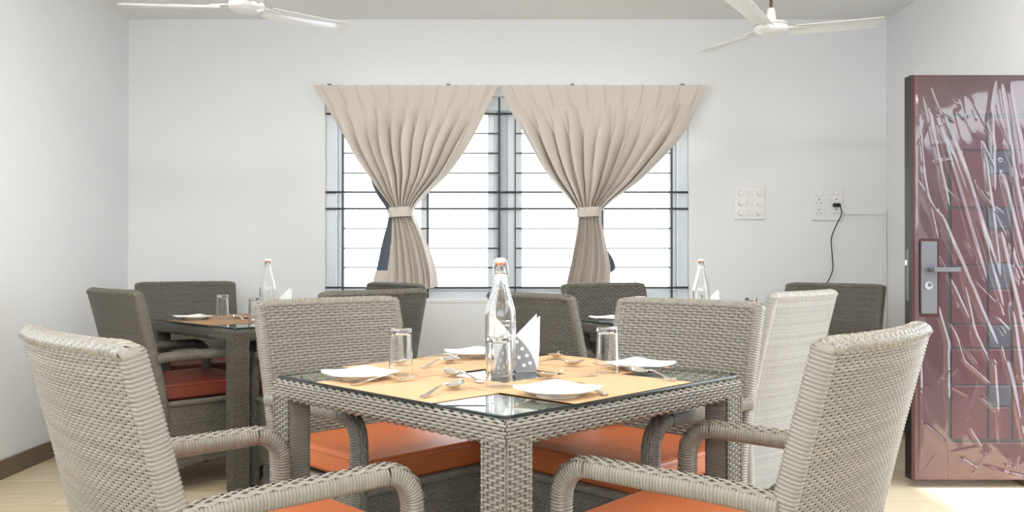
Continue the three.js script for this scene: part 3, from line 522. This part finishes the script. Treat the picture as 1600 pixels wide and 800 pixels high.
// a chair set by the middle of its back's top edge and its turn; faces (sin, cos)
let chairCount = 0;
function chair(label, x, z, deg, group) {
  const t = deg * Math.PI / 180, o = chairCount++ ? chairProto.clone() : chairProto; o.name = numbered('wicker_armchair'); tag(o, label, 'chair', group);
  o.position.set(x + 0.285 * Math.sin(t), 0, z + 0.285 * Math.cos(t)); o.rotation.set(0, t, 0); scene.add(o); return o;
}
chair('large wicker armchair at the front left, seen from behind', -0.828, -1.657, 134, 'chairs round the front table');
chair('large wicker armchair at the front right, seen from behind before the door', 0.735, -1.75, -131, 'chairs round the front table');
chair('pale wicker armchair with orange seat facing us, behind the front table on its left', -0.645, -3.10, 44, 'chairs round the front table');
chair('pale wicker armchair with orange seat facing us, behind the front table on its right', 0.60, -3.0, -45, 'chairs round the front table');
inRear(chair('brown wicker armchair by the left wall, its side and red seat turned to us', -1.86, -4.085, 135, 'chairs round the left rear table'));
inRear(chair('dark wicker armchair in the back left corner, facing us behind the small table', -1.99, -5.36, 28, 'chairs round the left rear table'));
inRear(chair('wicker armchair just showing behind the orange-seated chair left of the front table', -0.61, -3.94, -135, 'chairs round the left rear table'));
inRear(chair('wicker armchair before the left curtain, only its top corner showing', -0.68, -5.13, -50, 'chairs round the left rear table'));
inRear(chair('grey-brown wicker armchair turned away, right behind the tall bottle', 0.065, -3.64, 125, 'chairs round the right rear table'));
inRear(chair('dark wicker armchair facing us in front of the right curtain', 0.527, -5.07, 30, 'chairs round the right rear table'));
chair('wicker armchair, brightness painted in as a paler tone, seen from behind, beside the front right chair', 1.282, -3.837, -135, 'chairs round the right rear table').traverse((m) => { if (m.material === M.wicker) m.material = M.wickerLit; else if (m.material === M.leather) m.material = M.leatherRear; });
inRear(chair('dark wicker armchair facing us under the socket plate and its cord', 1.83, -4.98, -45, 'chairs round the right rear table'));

// ---------------------------------------------------------------- table
const TT = 0.765;
const tableProto = (() => {
  const root = new THREE.Group(); root.name = 'dining_table';
  const h = 0.452, ht = TT - 0.01;
  // apron beams with a rounded woven outer face
  const r = 0.016, prof = [[h - 0.06, ht], [h - r, ht]]; for (let i = 1; i <= 4; i++) { const t = i / 4 * Math.PI / 2; prof.push([h - r + r * Math.sin(t), ht - r + r * Math.cos(t)]); } prof.push([h, ht - 0.045], [h - 0.006, ht - 0.052], [h - 0.04, ht - 0.054]);
  const len = [0]; for (let i = 1; i < prof.length; i++) len.push(len[i - 1] + Math.hypot(prof[i][0] - prof[i - 1][0], prof[i][1] - prof[i - 1][1]));
  const at = (l) => { let i = 0; while (i < prof.length - 2 && l > len[i + 1]) i++; const s = clamp((l - len[i]) / (len[i + 1] - len[i])), ex = prof[i + 1][0] - prof[i][0], ey = prof[i + 1][1] - prof[i][1], n = Math.hypot(ex, ey); return [prof[i][0] + ex * s, prof[i][1] + ey * s, -ey / n, ex / n]; };
  const total = len[len.length - 1];
  const turn = (q, x, z) => q === 0 ? [x, z] : q === 1 ? [z, -x] : q === 2 ? [-x, -z] : [-z, x];
  for (let q = 0; q < 4; q++) {
    let a = new Acc();
    weave(a, (u, v) => { const [o, y, no, ny] = at(v), x = u - h, xx = Math.sign(x) * Math.min(Math.abs(x), o), [px, pz] = turn(q, xx, o), [nx, nz] = turn(q, 0, no); return [px, y, pz, nx, ny, nz]; }, 2 * h, total, { pitch: 0.0074, stake: 0.0158, amp: 0.0029, seed: 50 + q, flip: true });
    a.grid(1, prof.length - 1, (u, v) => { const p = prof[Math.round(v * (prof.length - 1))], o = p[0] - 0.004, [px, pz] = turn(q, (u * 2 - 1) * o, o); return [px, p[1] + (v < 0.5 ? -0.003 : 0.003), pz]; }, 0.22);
    part('apron', a.geo(), M.wicker, root);
    // leg: two woven outer faces, two wound inner faces
    a = new Acc(); const lw = 0.074, ly = ht - 0.05;
    const face = (ox, oz, ex, ez, seed) => weave(a, (u, v) => { const [px, pz] = turn(q, ox + ex * u, oz + ez * u), [nx, nz] = turn(q, ez, -ex); return [px, 0.012 + v, pz, nx, 0, nz]; }, lw, ly, { pitch: 0.0074, stake: 0.0158, amp: 0.0029, seed, flip: false });
    face(h, h - 0.001, 0, -1, 60 + q); face(h - lw + 0.001, h, 1, 0, 64 + q);
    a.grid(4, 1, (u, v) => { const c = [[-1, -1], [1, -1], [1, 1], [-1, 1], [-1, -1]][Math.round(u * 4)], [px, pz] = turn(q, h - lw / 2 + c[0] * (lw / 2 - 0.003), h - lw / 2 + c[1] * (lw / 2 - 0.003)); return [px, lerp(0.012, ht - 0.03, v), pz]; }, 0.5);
    const leg = part('leg', a.geo(), M.wicker, root);
    a = new Acc(); const [wx, wz] = turn(q, h - lw / 2 - 0.001, h - lw / 2 - 0.001);
    wound(a, [[wx, 0.012, wz], [wx, ly / 2, wz], [wx, ly + 0.012, wz]], [1, 0, 0], lw / 2 - 0.001, lw / 2 - 0.001, { ring: 0.0074, radial: 16, power: 0.32, depth: 0.05, seed: 70 });
    part('leg_winding', a.geo(), M.wicker, leg);
    part('foot', box(-0.033, 0.033, 0, 0.013, -0.033, 0.033, 0.004), M.rubber, root, [wx, 0, wz]);
  }
  let a = new Acc(); const ti = h - 0.058;
  weave(a, (u, v) => [u - ti, ht - 0.001, v - ti, 0, 1, 0], 2 * ti, 2 * ti, { pitch: 0.0086, stake: 0.0175, amp: 0.0014, seed: 80, flip: true });
  part('woven_top', a.geo(), M.wicker, root); part('top_board', box(-ti - 0.01, ti + 0.01, ht - 0.02, ht - 0.005, -ti - 0.01, ti + 0.01), M.core, root);
  // glass sheet: clear upper face, dark polished edge
  const g = 0.447, cr = 0.018, sh = new THREE.Shape(); sh.moveTo(-g + cr, -g); sh.lineTo(g - cr, -g); sh.absarc(g - cr, -g + cr, cr, -Math.PI / 2, 0); sh.lineTo(g, g - cr); sh.absarc(g - cr, g - cr, cr, 0, Math.PI / 2); sh.lineTo(-g + cr, g); sh.absarc(-g + cr, g - cr, cr, Math.PI / 2, Math.PI); sh.lineTo(-g, -g + cr); sh.absarc(-g + cr, -g + cr, cr, Math.PI, 1.5 * Math.PI);
  const gl = part('glass_top', new THREE.ShapeGeometry(sh, 8).rotateX(-Math.PI / 2), M.tablePane, root, [0, TT, 0]);
  a = new Acc(); const pts = sh.getPoints(8), n = pts.length - 1; a.grid(n, 3, (u, v) => { const p = pts[Math.round(u * n)], k = 1 - [0.0016, 0, 0, 0.0016][Math.round(v * 3)] / g; return [p.x * k, [0, -0.0012, -0.0068, -0.008][Math.round(v * 3)], -p.y * k]; });
  part('glass_edge', a.geo(), M.glassEdge, gl);
  return root;
})();
let tableCount = 0;
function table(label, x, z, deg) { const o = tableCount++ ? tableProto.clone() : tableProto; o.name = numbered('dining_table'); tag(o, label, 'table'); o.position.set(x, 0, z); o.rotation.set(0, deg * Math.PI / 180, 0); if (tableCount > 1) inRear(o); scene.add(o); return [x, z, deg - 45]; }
const T0 = table('glass-topped wicker table in the foreground, laid for four', -0.012, -2.395, 45);
const T1 = table('glass-topped wicker table in the left rear corner, partly laid', -1.27, -4.65, 45);
const T2 = table('glass-topped wicker table at the right rear, mostly hidden by chairs', 0.92, -4.43, 27);
// table frame: n = distance out towards a side, t = to the right hand of someone who sits there
const SIDES = { nearL: 135, nearR: -135, farL: 45, farR: -45 };
function spot(T, side, n, t) { const a = (SIDES[side] + T[2]) * Math.PI / 180, fx = Math.sin(a), fz = Math.cos(a), rx = -fz, rz = fx; return [T[0] - fx * n + rx * t, T[1] - fz * n + rz * t]; }
const seatOf = { nearL: 'front left chair', nearR: 'front right chair', farL: 'rear left chair', farR: 'rear right chair' };

// ---------------------------------------------------------------- tableware prototypes
const protos = {};
function makeOnce(key, build) { return protos[key] ?? (protos[key] = build()); }
function setOut(key, name, build, label, category, group, pos, turn = 0, tilt) {
  const p = makeOnce(key, build), o = p.userData.used ? p.clone() : p; p.userData.used = true; o.name = numbered(name); o.userData = { label, category, group }; p.used = true;
  o.position.set(...pos); o.rotation.set(0, turn, 0); if (tilt) o.rotation.z = tilt; scene.add(o); p.userData = { ...p.userData, used: true }; return o;
}
const lathe = (pts, seg = 48) => new THREE.LatheGeometry(pts.map(([a, b]) => new THREE.Vector2(a, b)), seg);
function buildMat() {
  const root = new THREE.Group(), a = new RoundedBoxGeometry(0.46, 0.0012, 0.335, 1, 0.0004); part('sheet', a, M.mat, root, [0, 0.0007, 0]);
  // pinked long hems
  const s = new Acc(), N = 92; for (const d of [-1, 1]) s.grid(N, 1, (u, v) => [lerp(-0.23, 0.23, u), 0.0008, d * (0.167 + v * (0.0005 + (Math.round(u * N) % 2) * 0.003))], 1);
  const g = s.geo(); g.setAttribute('uv', new THREE.Float32BufferAttribute(Array.from({ length: g.attributes.position.count * 2 }, (_, i) => g.attributes.position.array[Math.floor(i / 2) * 3 + (i % 2) * 2] * 2.2), 2)); part('hem', g, M.mat, root); return root;
}
function buildPlate() {
  const root = new THREE.Group(), a = new Acc(), S = 0.078;
  // rounded square coupe, its corners swept up
  const ring = (k, th) => { const c = Math.cos(th), s = Math.sin(th), q = Math.pow(Math.abs(c) ** 7 + Math.abs(s) ** 7, -1 / 7), r = lerp(1, q, smooth(0.35, 0.9, k)); return [c * r, s * r, r]; };
  const top = (k, th) => { const [x, z, r] = ring(k, th); return [x * S * k * 1.02, 0.007 + 0.0125 * smooth(0.55, 1.0, k) + (r - 1) * 0.016 * smooth(0.7, 1, k), z * S * k * 1.02]; };
  const ks = [0.001, 0.3, 0.5, 0.6, 0.7, 0.8, 0.9, 0.96, 1]; a.grid(72, 8, (u, v) => top(ks[Math.round(v * 8)], -u * 2 * Math.PI), 1, true);
  const under = (k, th) => { const p = top(k, th); return [p[0], Math.max(0.0035, p[1] - 0.0045), p[2]]; }; a.grid(72, 8, (u, v) => under(ks[Math.round(v * 8)], u * 2 * Math.PI), 1, true);
  a.grid(72, 1, (u, v) => v ? under(1, -u * 2 * Math.PI) : top(1, -u * 2 * Math.PI), 1, true);
  part('dish', a.geo(), M.porcelain, root); part('foot_ring', lathe([[0.044, 0.007], [0.047, 0.0], [0.050, 0.0], [0.054, 0.008]]), M.porcelain, root); return root;
}
function buildTumbler() {                                     // stands upside down: thick base on top
  const root = new THREE.Group(), m = 0.124;
  part('tumbler_glass', lathe([[0, m], [0.0265, m], [0.029, m - 0.002], [0.0295, m - 0.005], [0.0325, 0.001], [0.0320, 0], [0.0310, 0], [0.0305, 0.001], [0.0275, m - 0.014], [0.0262, m - 0.017], [0, m - 0.018]].reverse(), 56), M.glass, root); return root;
}
function buildBottle() {
  const root = new THREE.Group();
  const out = [[0, 0.006], [0.03, 0.002], [0.037, 0.0], [0.0405, 0.003], [0.0415, 0.008], [0.0415, 0.150], [0.041, 0.165], [0.0385, 0.182], [0.033, 0.202], [0.026, 0.226], [0.0205, 0.247], [0.0178, 0.262], [0.0168, 0.272], [0.0172, 0.276], [0.0178, 0.279], [0.0172, 0.282], [0.0165, 0.284], [0.0152, 0.296], [0.0135, 0.299]];
  const inn = [[0.0105, 0.299], [0.0112, 0.284], [0.0130, 0.268], [0.0165, 0.247], [0.0222, 0.224], [0.0295, 0.199], [0.035, 0.18], [0.0378, 0.164], [0.0382, 0.15], [0.0382, 0.014], [0.035, 0.009], [0, 0.012]];
  part('bottle_glass', lathe([...out, ...inn], 64), M.glass, root);
  part('gasket', lathe([[0, 0.2995], [0.013, 0.2995], [0.0145, 0.3015], [0.013, 0.3045], [0, 0.3045]], 32), M.gasket, root);
  part('stopper', lathe([[0, 0.3045], [0.0125, 0.3045], [0.0135, 0.307], [0.0125, 0.3135], [0.009, 0.3155], [0, 0.316]], 32), M.porcelain, root);
  const w = [[-0.0005, 0.318, 0], [-0.012, 0.316, 0], [-0.0175, 0.306, 0], [-0.0205, 0.289, 0.002], [-0.0215, 0.279, 0.006]], tube = (pts) => new THREE.TubeGeometry(new THREE.CatmullRomCurve3(pts.map((p) => new THREE.Vector3(...p))), 30, 0.0011, 6);
  const g = [tube(w), tube(w.map(([x, y, z]) => [-x, y, z])), new THREE.TorusGeometry(0.018, 0.0011, 6, 32).rotateX(Math.PI / 2).translate(0, 0.279, 0), tube([[-0.0215, 0.279, 0.006], [-0.019, 0.271, 0.013], [0, 0.268, 0.0195], [0.019, 0.271, 0.013], [0.0215, 0.279, 0.006]])];
  part('wire_bail', merge(g), M.steel, root); return root;
}
// cutlery lies along x, the working end at +x
function shell(acc, L, half, lift, dish, thick, nu = 40, nv = 10) {
  const f = (u, v, o) => { const w = half(u), c = v * 2 - 1; return [u * L, lift(u) - dish(u) * (1 - c * c) + o, c * w]; };
  acc.grid(nv, nu, (v, u) => f(u, v, thick)); acc.grid(nv, nu, (v, u) => f(u, 1 - v, 0)); acc.grid(1, nu, (v, u) => f(u, 0, v * thick)); acc.grid(1, nu, (v, u) => f(u, 1, (1 - v) * thick)); acc.grid(nv, 1, (v, u) => f(0, v, u * thick)); acc.grid(nv, 1, (v, u) => f(1, v, (1 - u) * thick));
}
const handleHalf = knots([[0, 0.0035], [0.04, 0.0078], [0.12, 0.008], [0.4, 0.0045], [0.8, 0.0028], [1, 0.0032]]), handleLift = knots([[0, 0.001], [0.2, 0.003], [0.6, 0.013], [0.85, 0.016], [1, 0.0125]]);
function buildSpoon() {
  const root = new THREE.Group(); let a = new Acc(); shell(a, 0.122, handleHalf, handleLift, () => 0.0, 0.0018, 40, 4); part('handle', a.geo(), M.steel, root, [-0.11, 0, 0]);
  a = new Acc(); const half = (u) => 0.0232 * Math.pow(Math.max(0, Math.sin(Math.PI * Math.pow(clamp(u * 0.97 + 0.012), 0.86))), 0.62); shell(a, 0.064, half, (u) => 0.0105 + 0.0085 * u * u, (u) => 0.0098 * Math.pow(Math.max(0, Math.sin(Math.PI * u)), 0.75), 0.0011, 36, 16); part('bowl', a.geo(), M.steel, root, [0.009, 0, 0]); return root;
}
function buildFork() {
  const root = new THREE.Group(); let a = new Acc(); shell(a, 0.122, handleHalf, handleLift, () => 0.0, 0.0018, 40, 4); part('handle', a.geo(), M.steel, root, [-0.11, 0, 0]);
  a = new Acc(); shell(a, 0.03, knots([[0, 0.003], [0.4, 0.010], [0.8, 0.0125], [1, 0.0128]]), knots([[0, 0.0125], [0.5, 0.006], [1, 0.004]]), () => 0.0015, 0.0014, 16, 8);
  for (let i = 0; i < 4; i++) { const c = -0.0104 + i * 0.00693, b = new Acc(); b.p = a.p; b.c = a.c; b.i = a.i; const f = (u, v, o) => [0.03 + u * 0.044, knots([[0, 0.0038], [0.5, 0.005], [1, 0.0105]])(u) + o, c + (v - 0.5) * 0.0036 * (1 - 0.45 * u * u)]; b.grid(1, 10, (v, u) => f(u, v, 0.0014)); b.grid(1, 10, (v, u) => f(u, 1 - v, 0)); b.grid(1, 10, (v, u) => f(u, 0, v * 0.0014)); b.grid(1, 10, (v, u) => f(u, 1, (1 - v) * 0.0014)); b.grid(1, 1, (v, u) => f(1, v, (1 - u) * 0.0014)); }
  part('tines', a.geo(), M.steel, root); return root;
}
function buildHolder() {
  const root = new THREE.Group();
  for (const s of [1, -1]) {
    const sh = new THREE.Shape(); sh.moveTo(-0.062, 0); sh.lineTo(0.062, 0); sh.quadraticCurveTo(0.05, 0.062, 0.004, 0.098); sh.lineTo(-0.004, 0.098); sh.quadraticCurveTo(-0.05, 0.062, -0.062, 0);
    const p = part('side_plate', new THREE.ExtrudeGeometry(sh, { depth: 0.0022, bevelEnabled: true, bevelSize: 0.0006, bevelThickness: 0.0006, bevelSegments: 1, curveSegments: 16 }), M.dotGrey, root, [0, 0.003, s > 0 ? 0.018 : -0.0202], s > 0 ? [0.02, 0, 0] : [-0.02, 0, 0]);
    for (const [x, y] of [[0.043, 0.024], [0.034, 0.045], [0.021, 0.064], [0.006, 0.083], [-0.012, 0.072], [-0.027, 0.055], [-0.038, 0.036], [-0.046, 0.015], [0.026, 0.018], [0.012, 0.04], [-0.006, 0.03], [-0.022, 0.018]]) part('dot', new THREE.CylinderGeometry(0.0052, 0.0052, 0.0006, 18).rotateX(Math.PI / 2), M.dotWhite, p, [x, y, s > 0 ? 0.003 : -0.0008]);
  }
  part('base', box(-0.062, 0.062, 0, 0.003, -0.022, 0.022, 0.001), M.dotGrey, root); return root;
}
// folded paper napkin: a triangle of a few leaves standing on its long edge, its tip leaning out
function buildNapkin() {
  const root = new THREE.Group(), tri = (pts) => { const s = new THREE.Shape(); s.moveTo(...pts[0]); for (const p of pts.slice(1)) s.lineTo(...p); return new THREE.ExtrudeGeometry(s, { depth: 0.0007, bevelEnabled: true, bevelSize: 0.0003, bevelThickness: 0.0003, bevelSegments: 1 }); };
  part('outer_leaf', tri([[-0.005, 0.09], [0.062, 0.158], [0.070, 0.070], [0.060, 0.008], [0.0, 0.005]]), M.paper, root, [0, 0, 0.003], [0.03, 0.05, 0]);
  part('inner_leaf', tri([[-0.005, 0.088], [0.072, 0.152], [0.071, 0.065], [0.066, 0.008], [0.0, 0.005]]), M.paper, root, [0, 0, -0.001]); return root;
}
const Z = TT + 0.0004;
const wards = { nearL: 'nearest the front left chair', nearR: 'nearest the front right chair', farL: 'nearest the rear left chair', farR: 'nearest the rear right chair' };
// placemats, plates, cutlery and glasses of the front table
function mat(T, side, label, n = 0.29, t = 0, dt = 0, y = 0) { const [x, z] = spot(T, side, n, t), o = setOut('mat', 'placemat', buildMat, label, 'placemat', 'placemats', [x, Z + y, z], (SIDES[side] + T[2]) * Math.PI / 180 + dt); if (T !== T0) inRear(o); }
function plate(T, side, label, n = 0.345, t = -0.2, y = 0.0016, dt = 0) { const [x, z] = spot(T, side, n, t); setOut('plate', 'side_plate', buildPlate, label, 'plate', 'square plates', [x, Z + y, z], (45 + T[2]) * Math.PI / 180 + dt); }
function tumbler(T, side, label, n = 0.2, t = -0.19, y = 0.0032) { const [x, z] = spot(T, side, n, t); setOut('tumbler', 'tumbler', buildTumbler, label, 'glass', 'upturned tumblers', [x, Z + y, z]); }
// from (n, t) of the handle end to (n, t) of the working end
function cutlery(kind, T, side, label, n0, t0, n1, t1, y = 0.0032, roll = 0) {
  const [xa, za] = spot(T, side, n0, t0), [xb, zb] = spot(T, side, n1, t1), a = Math.atan2(-(zb - za), xb - xa), mx = (xa + xb) / 2, mz = (za + zb) / 2;
  const o = setOut(kind, kind, kind === 'spoon' ? buildSpoon : buildFork, label, kind, kind === 'spoon' ? 'steel spoons' : 'steel forks', [mx + 0.019 * Math.cos(a), Z + y, mz - 0.019 * Math.sin(a)], a); if (roll) o.rotation.x = roll; return o;
}
mat(T0, 'nearL', 'tan placemat nearest the front left chair, at the left front edge', 0.287, -0.005, 0, 0);
mat(T0, 'nearR', 'tan placemat nearest the front right chair, at the right front edge', 0.285, -0.02, 0.02, 0.0014);
mat(T0, 'farL', 'tan placemat nearest the rear left chair, behind the left glass', 0.287, 0.0, 0.02, 0.0014);
mat(T0, 'farR', 'tan placemat nearest the rear right chair, behind the right glass', 0.287, 0.01, -0.02, 0);
plate(T0, 'nearL', 'white square plate at the left corner of the front table');
plate(T0, 'nearR', 'white square plate in front, next to the near corner of the front table', 0.358, -0.195, 0.003);
plate(T0, 'farL', 'white square plate at the back of the front table, left of the bottle', 0.36, -0.215, 0.003);
plate(T0, 'farR', 'white square plate at the right corner of the front table, by the glass', 0.34, -0.195);
tumbler(T0, 'nearL', 'upturned glass at the left of the front table, before a wicker backrest', 0.218, -0.19);
tumbler(T0, 'nearR', 'upturned glass directly in front of the bottle', 0.163, -0.19);
tumbler(T0, 'farL', 'upturned glass behind the bottle, mostly hidden', 0.21, -0.205);
tumbler(T0, 'farR', 'upturned glass at the right of the front table, beside a plate', 0.209, -0.18);
cutlery('fork', T0, 'nearL', 'fork half under the left plate, tines toward the left glass', 0.43, -0.112, 0.26, -0.08);
cutlery('fork', T0, 'nearR', 'fork mostly hidden behind the front plate', 0.44, -0.118, 0.265, -0.082, 0.0046);
cutlery('fork', T0, 'farL', 'fork before the plate at the back of the front table', 0.44, -0.05, 0.30, -0.13, 0.0046);
cutlery('fork', T0, 'farR', 'fork beside the right plate, behind the right glass', 0.45, -0.122, 0.27, -0.085);
cutlery('spoon', T0, 'nearL', 'shiny spoon nearest us at the left, its handle at the table edge', 0.44, 0.165, 0.255, 0.10);
cutlery('spoon', T0, 'nearR', 'spoon right of the right glass, its handle to the right edge', 0.42, 0.19, 0.235, 0.235, 0.0046);
cutlery('spoon', T0, 'farL', 'dark spoon lying left of the left glass', 0.47, 0.19, 0.35, 0.06, 0.0046);
cutlery('spoon', T0, 'farR', 'dark spoon just right of the napkins at the back edge', 0.47, 0.21, 0.36, 0.15);
cutlery('spoon', T0, 'nearL', 'spoon at the table middle, its bowl left and handle toward the front glass', 0.18, 0.11, 0.135, -0.115);
cutlery('spoon', T0, 'nearR', 'dark-backed spoon right of the napkin holder, its handle to the right', 0.2, 0.13, 0.14, -0.03, 0.0046);
cutlery('spoon', T0, 'farL', 'bright spoon below the back plate, its handle to the lower left', 0.24, 0.12, 0.305, -0.1, 0.0046);
cutlery('spoon', T0, 'farR', 'brown-looking spoon on the rear right mat, its handle toward the napkins', 0.19, 0.135, 0.275, -0.06);
function centre(T0_, where, shift = 0) {
  const T = [T0_[0] + shift, T0_[1]];
  setOut('bottle', 'glass_bottle', buildBottle, `clear swing-top bottle with orange gasket ${where}`, 'bottle', 'swing-top bottles', [T[0] - 0.019, Z, T[1] + 0.02], 0.2);
  setOut('holder', 'napkin_holder', buildHolder, `grey napkin holder with white dots behind the bottle ${where}`, 'napkin holder', 'napkin holders', [T[0] + 0.018, Z, T[1] - 0.055], 0.06);
  const nap = (dx2, dz2, turn, l) => setOut('napkin', 'paper_napkin', buildNapkin, `${l} ${where}`, 'napkin', 'folded napkins', [T[0] + 0.018 + dx2, Z + 0.004, T[1] - 0.055 + dz2], turn);
  nap(0, 0.006, 0.08, 'white folded napkin pointing right out of the holder'); nap(0, -0.006, Math.PI + 0.08, 'white folded napkin pointing left out of the holder');
}
centre(T0, 'on the front table'); centre(T1, 'on the left rear table'); centre(T2, 'on the right rear table', 0.05);
// rear left table
mat(T1, 'nearL', 'tan placemat, tinted darker for shade, on the left rear table, at its left front edge'); mat(T1, 'farL', 'tan placemat, tinted darker for shade, on the left rear table, at its back edge', 0.287, 0, 0, 0.0014);
plate(T1, 'nearL', 'white square plate on the left rear table, before the dark corner chair', 0.345, -0.2);
plate(T1, 'nearR', 'white square plate on the left rear table, cut off by the wicker backrest', 0.35, -0.2, 0);
tumbler(T1, 'nearL', 'upturned glass on the left rear table, before the dark backrest', 0.2, -0.16); tumbler(T1, 'nearR', 'upturned glass on the left rear table, beside the wicker backrest', 0.163, -0.19, 0);
cutlery('spoon', T1, 'nearL', 'small bright spoon right of the glass on the left rear table', 0.2, 0.08, 0.15, -0.12);
// rear right table
plate(T2, 'nearL', 'white square plate at the left edge of the right rear table', 0.36, -0.24, 0);
tumbler(T2, 'nearL', 'upturned glass rim left of the bottle on the right rear table', 0.21, -0.17, 0); tumbler(T2, 'farR', 'upturned glass rim right of the napkins on the right rear table', 0.209, -0.18, 0); tumbler(T2, 'farL', 'upturned glass just left behind the bottle on the right rear table', 0.21, -0.19, 0);

renderer.render(scene, camera);
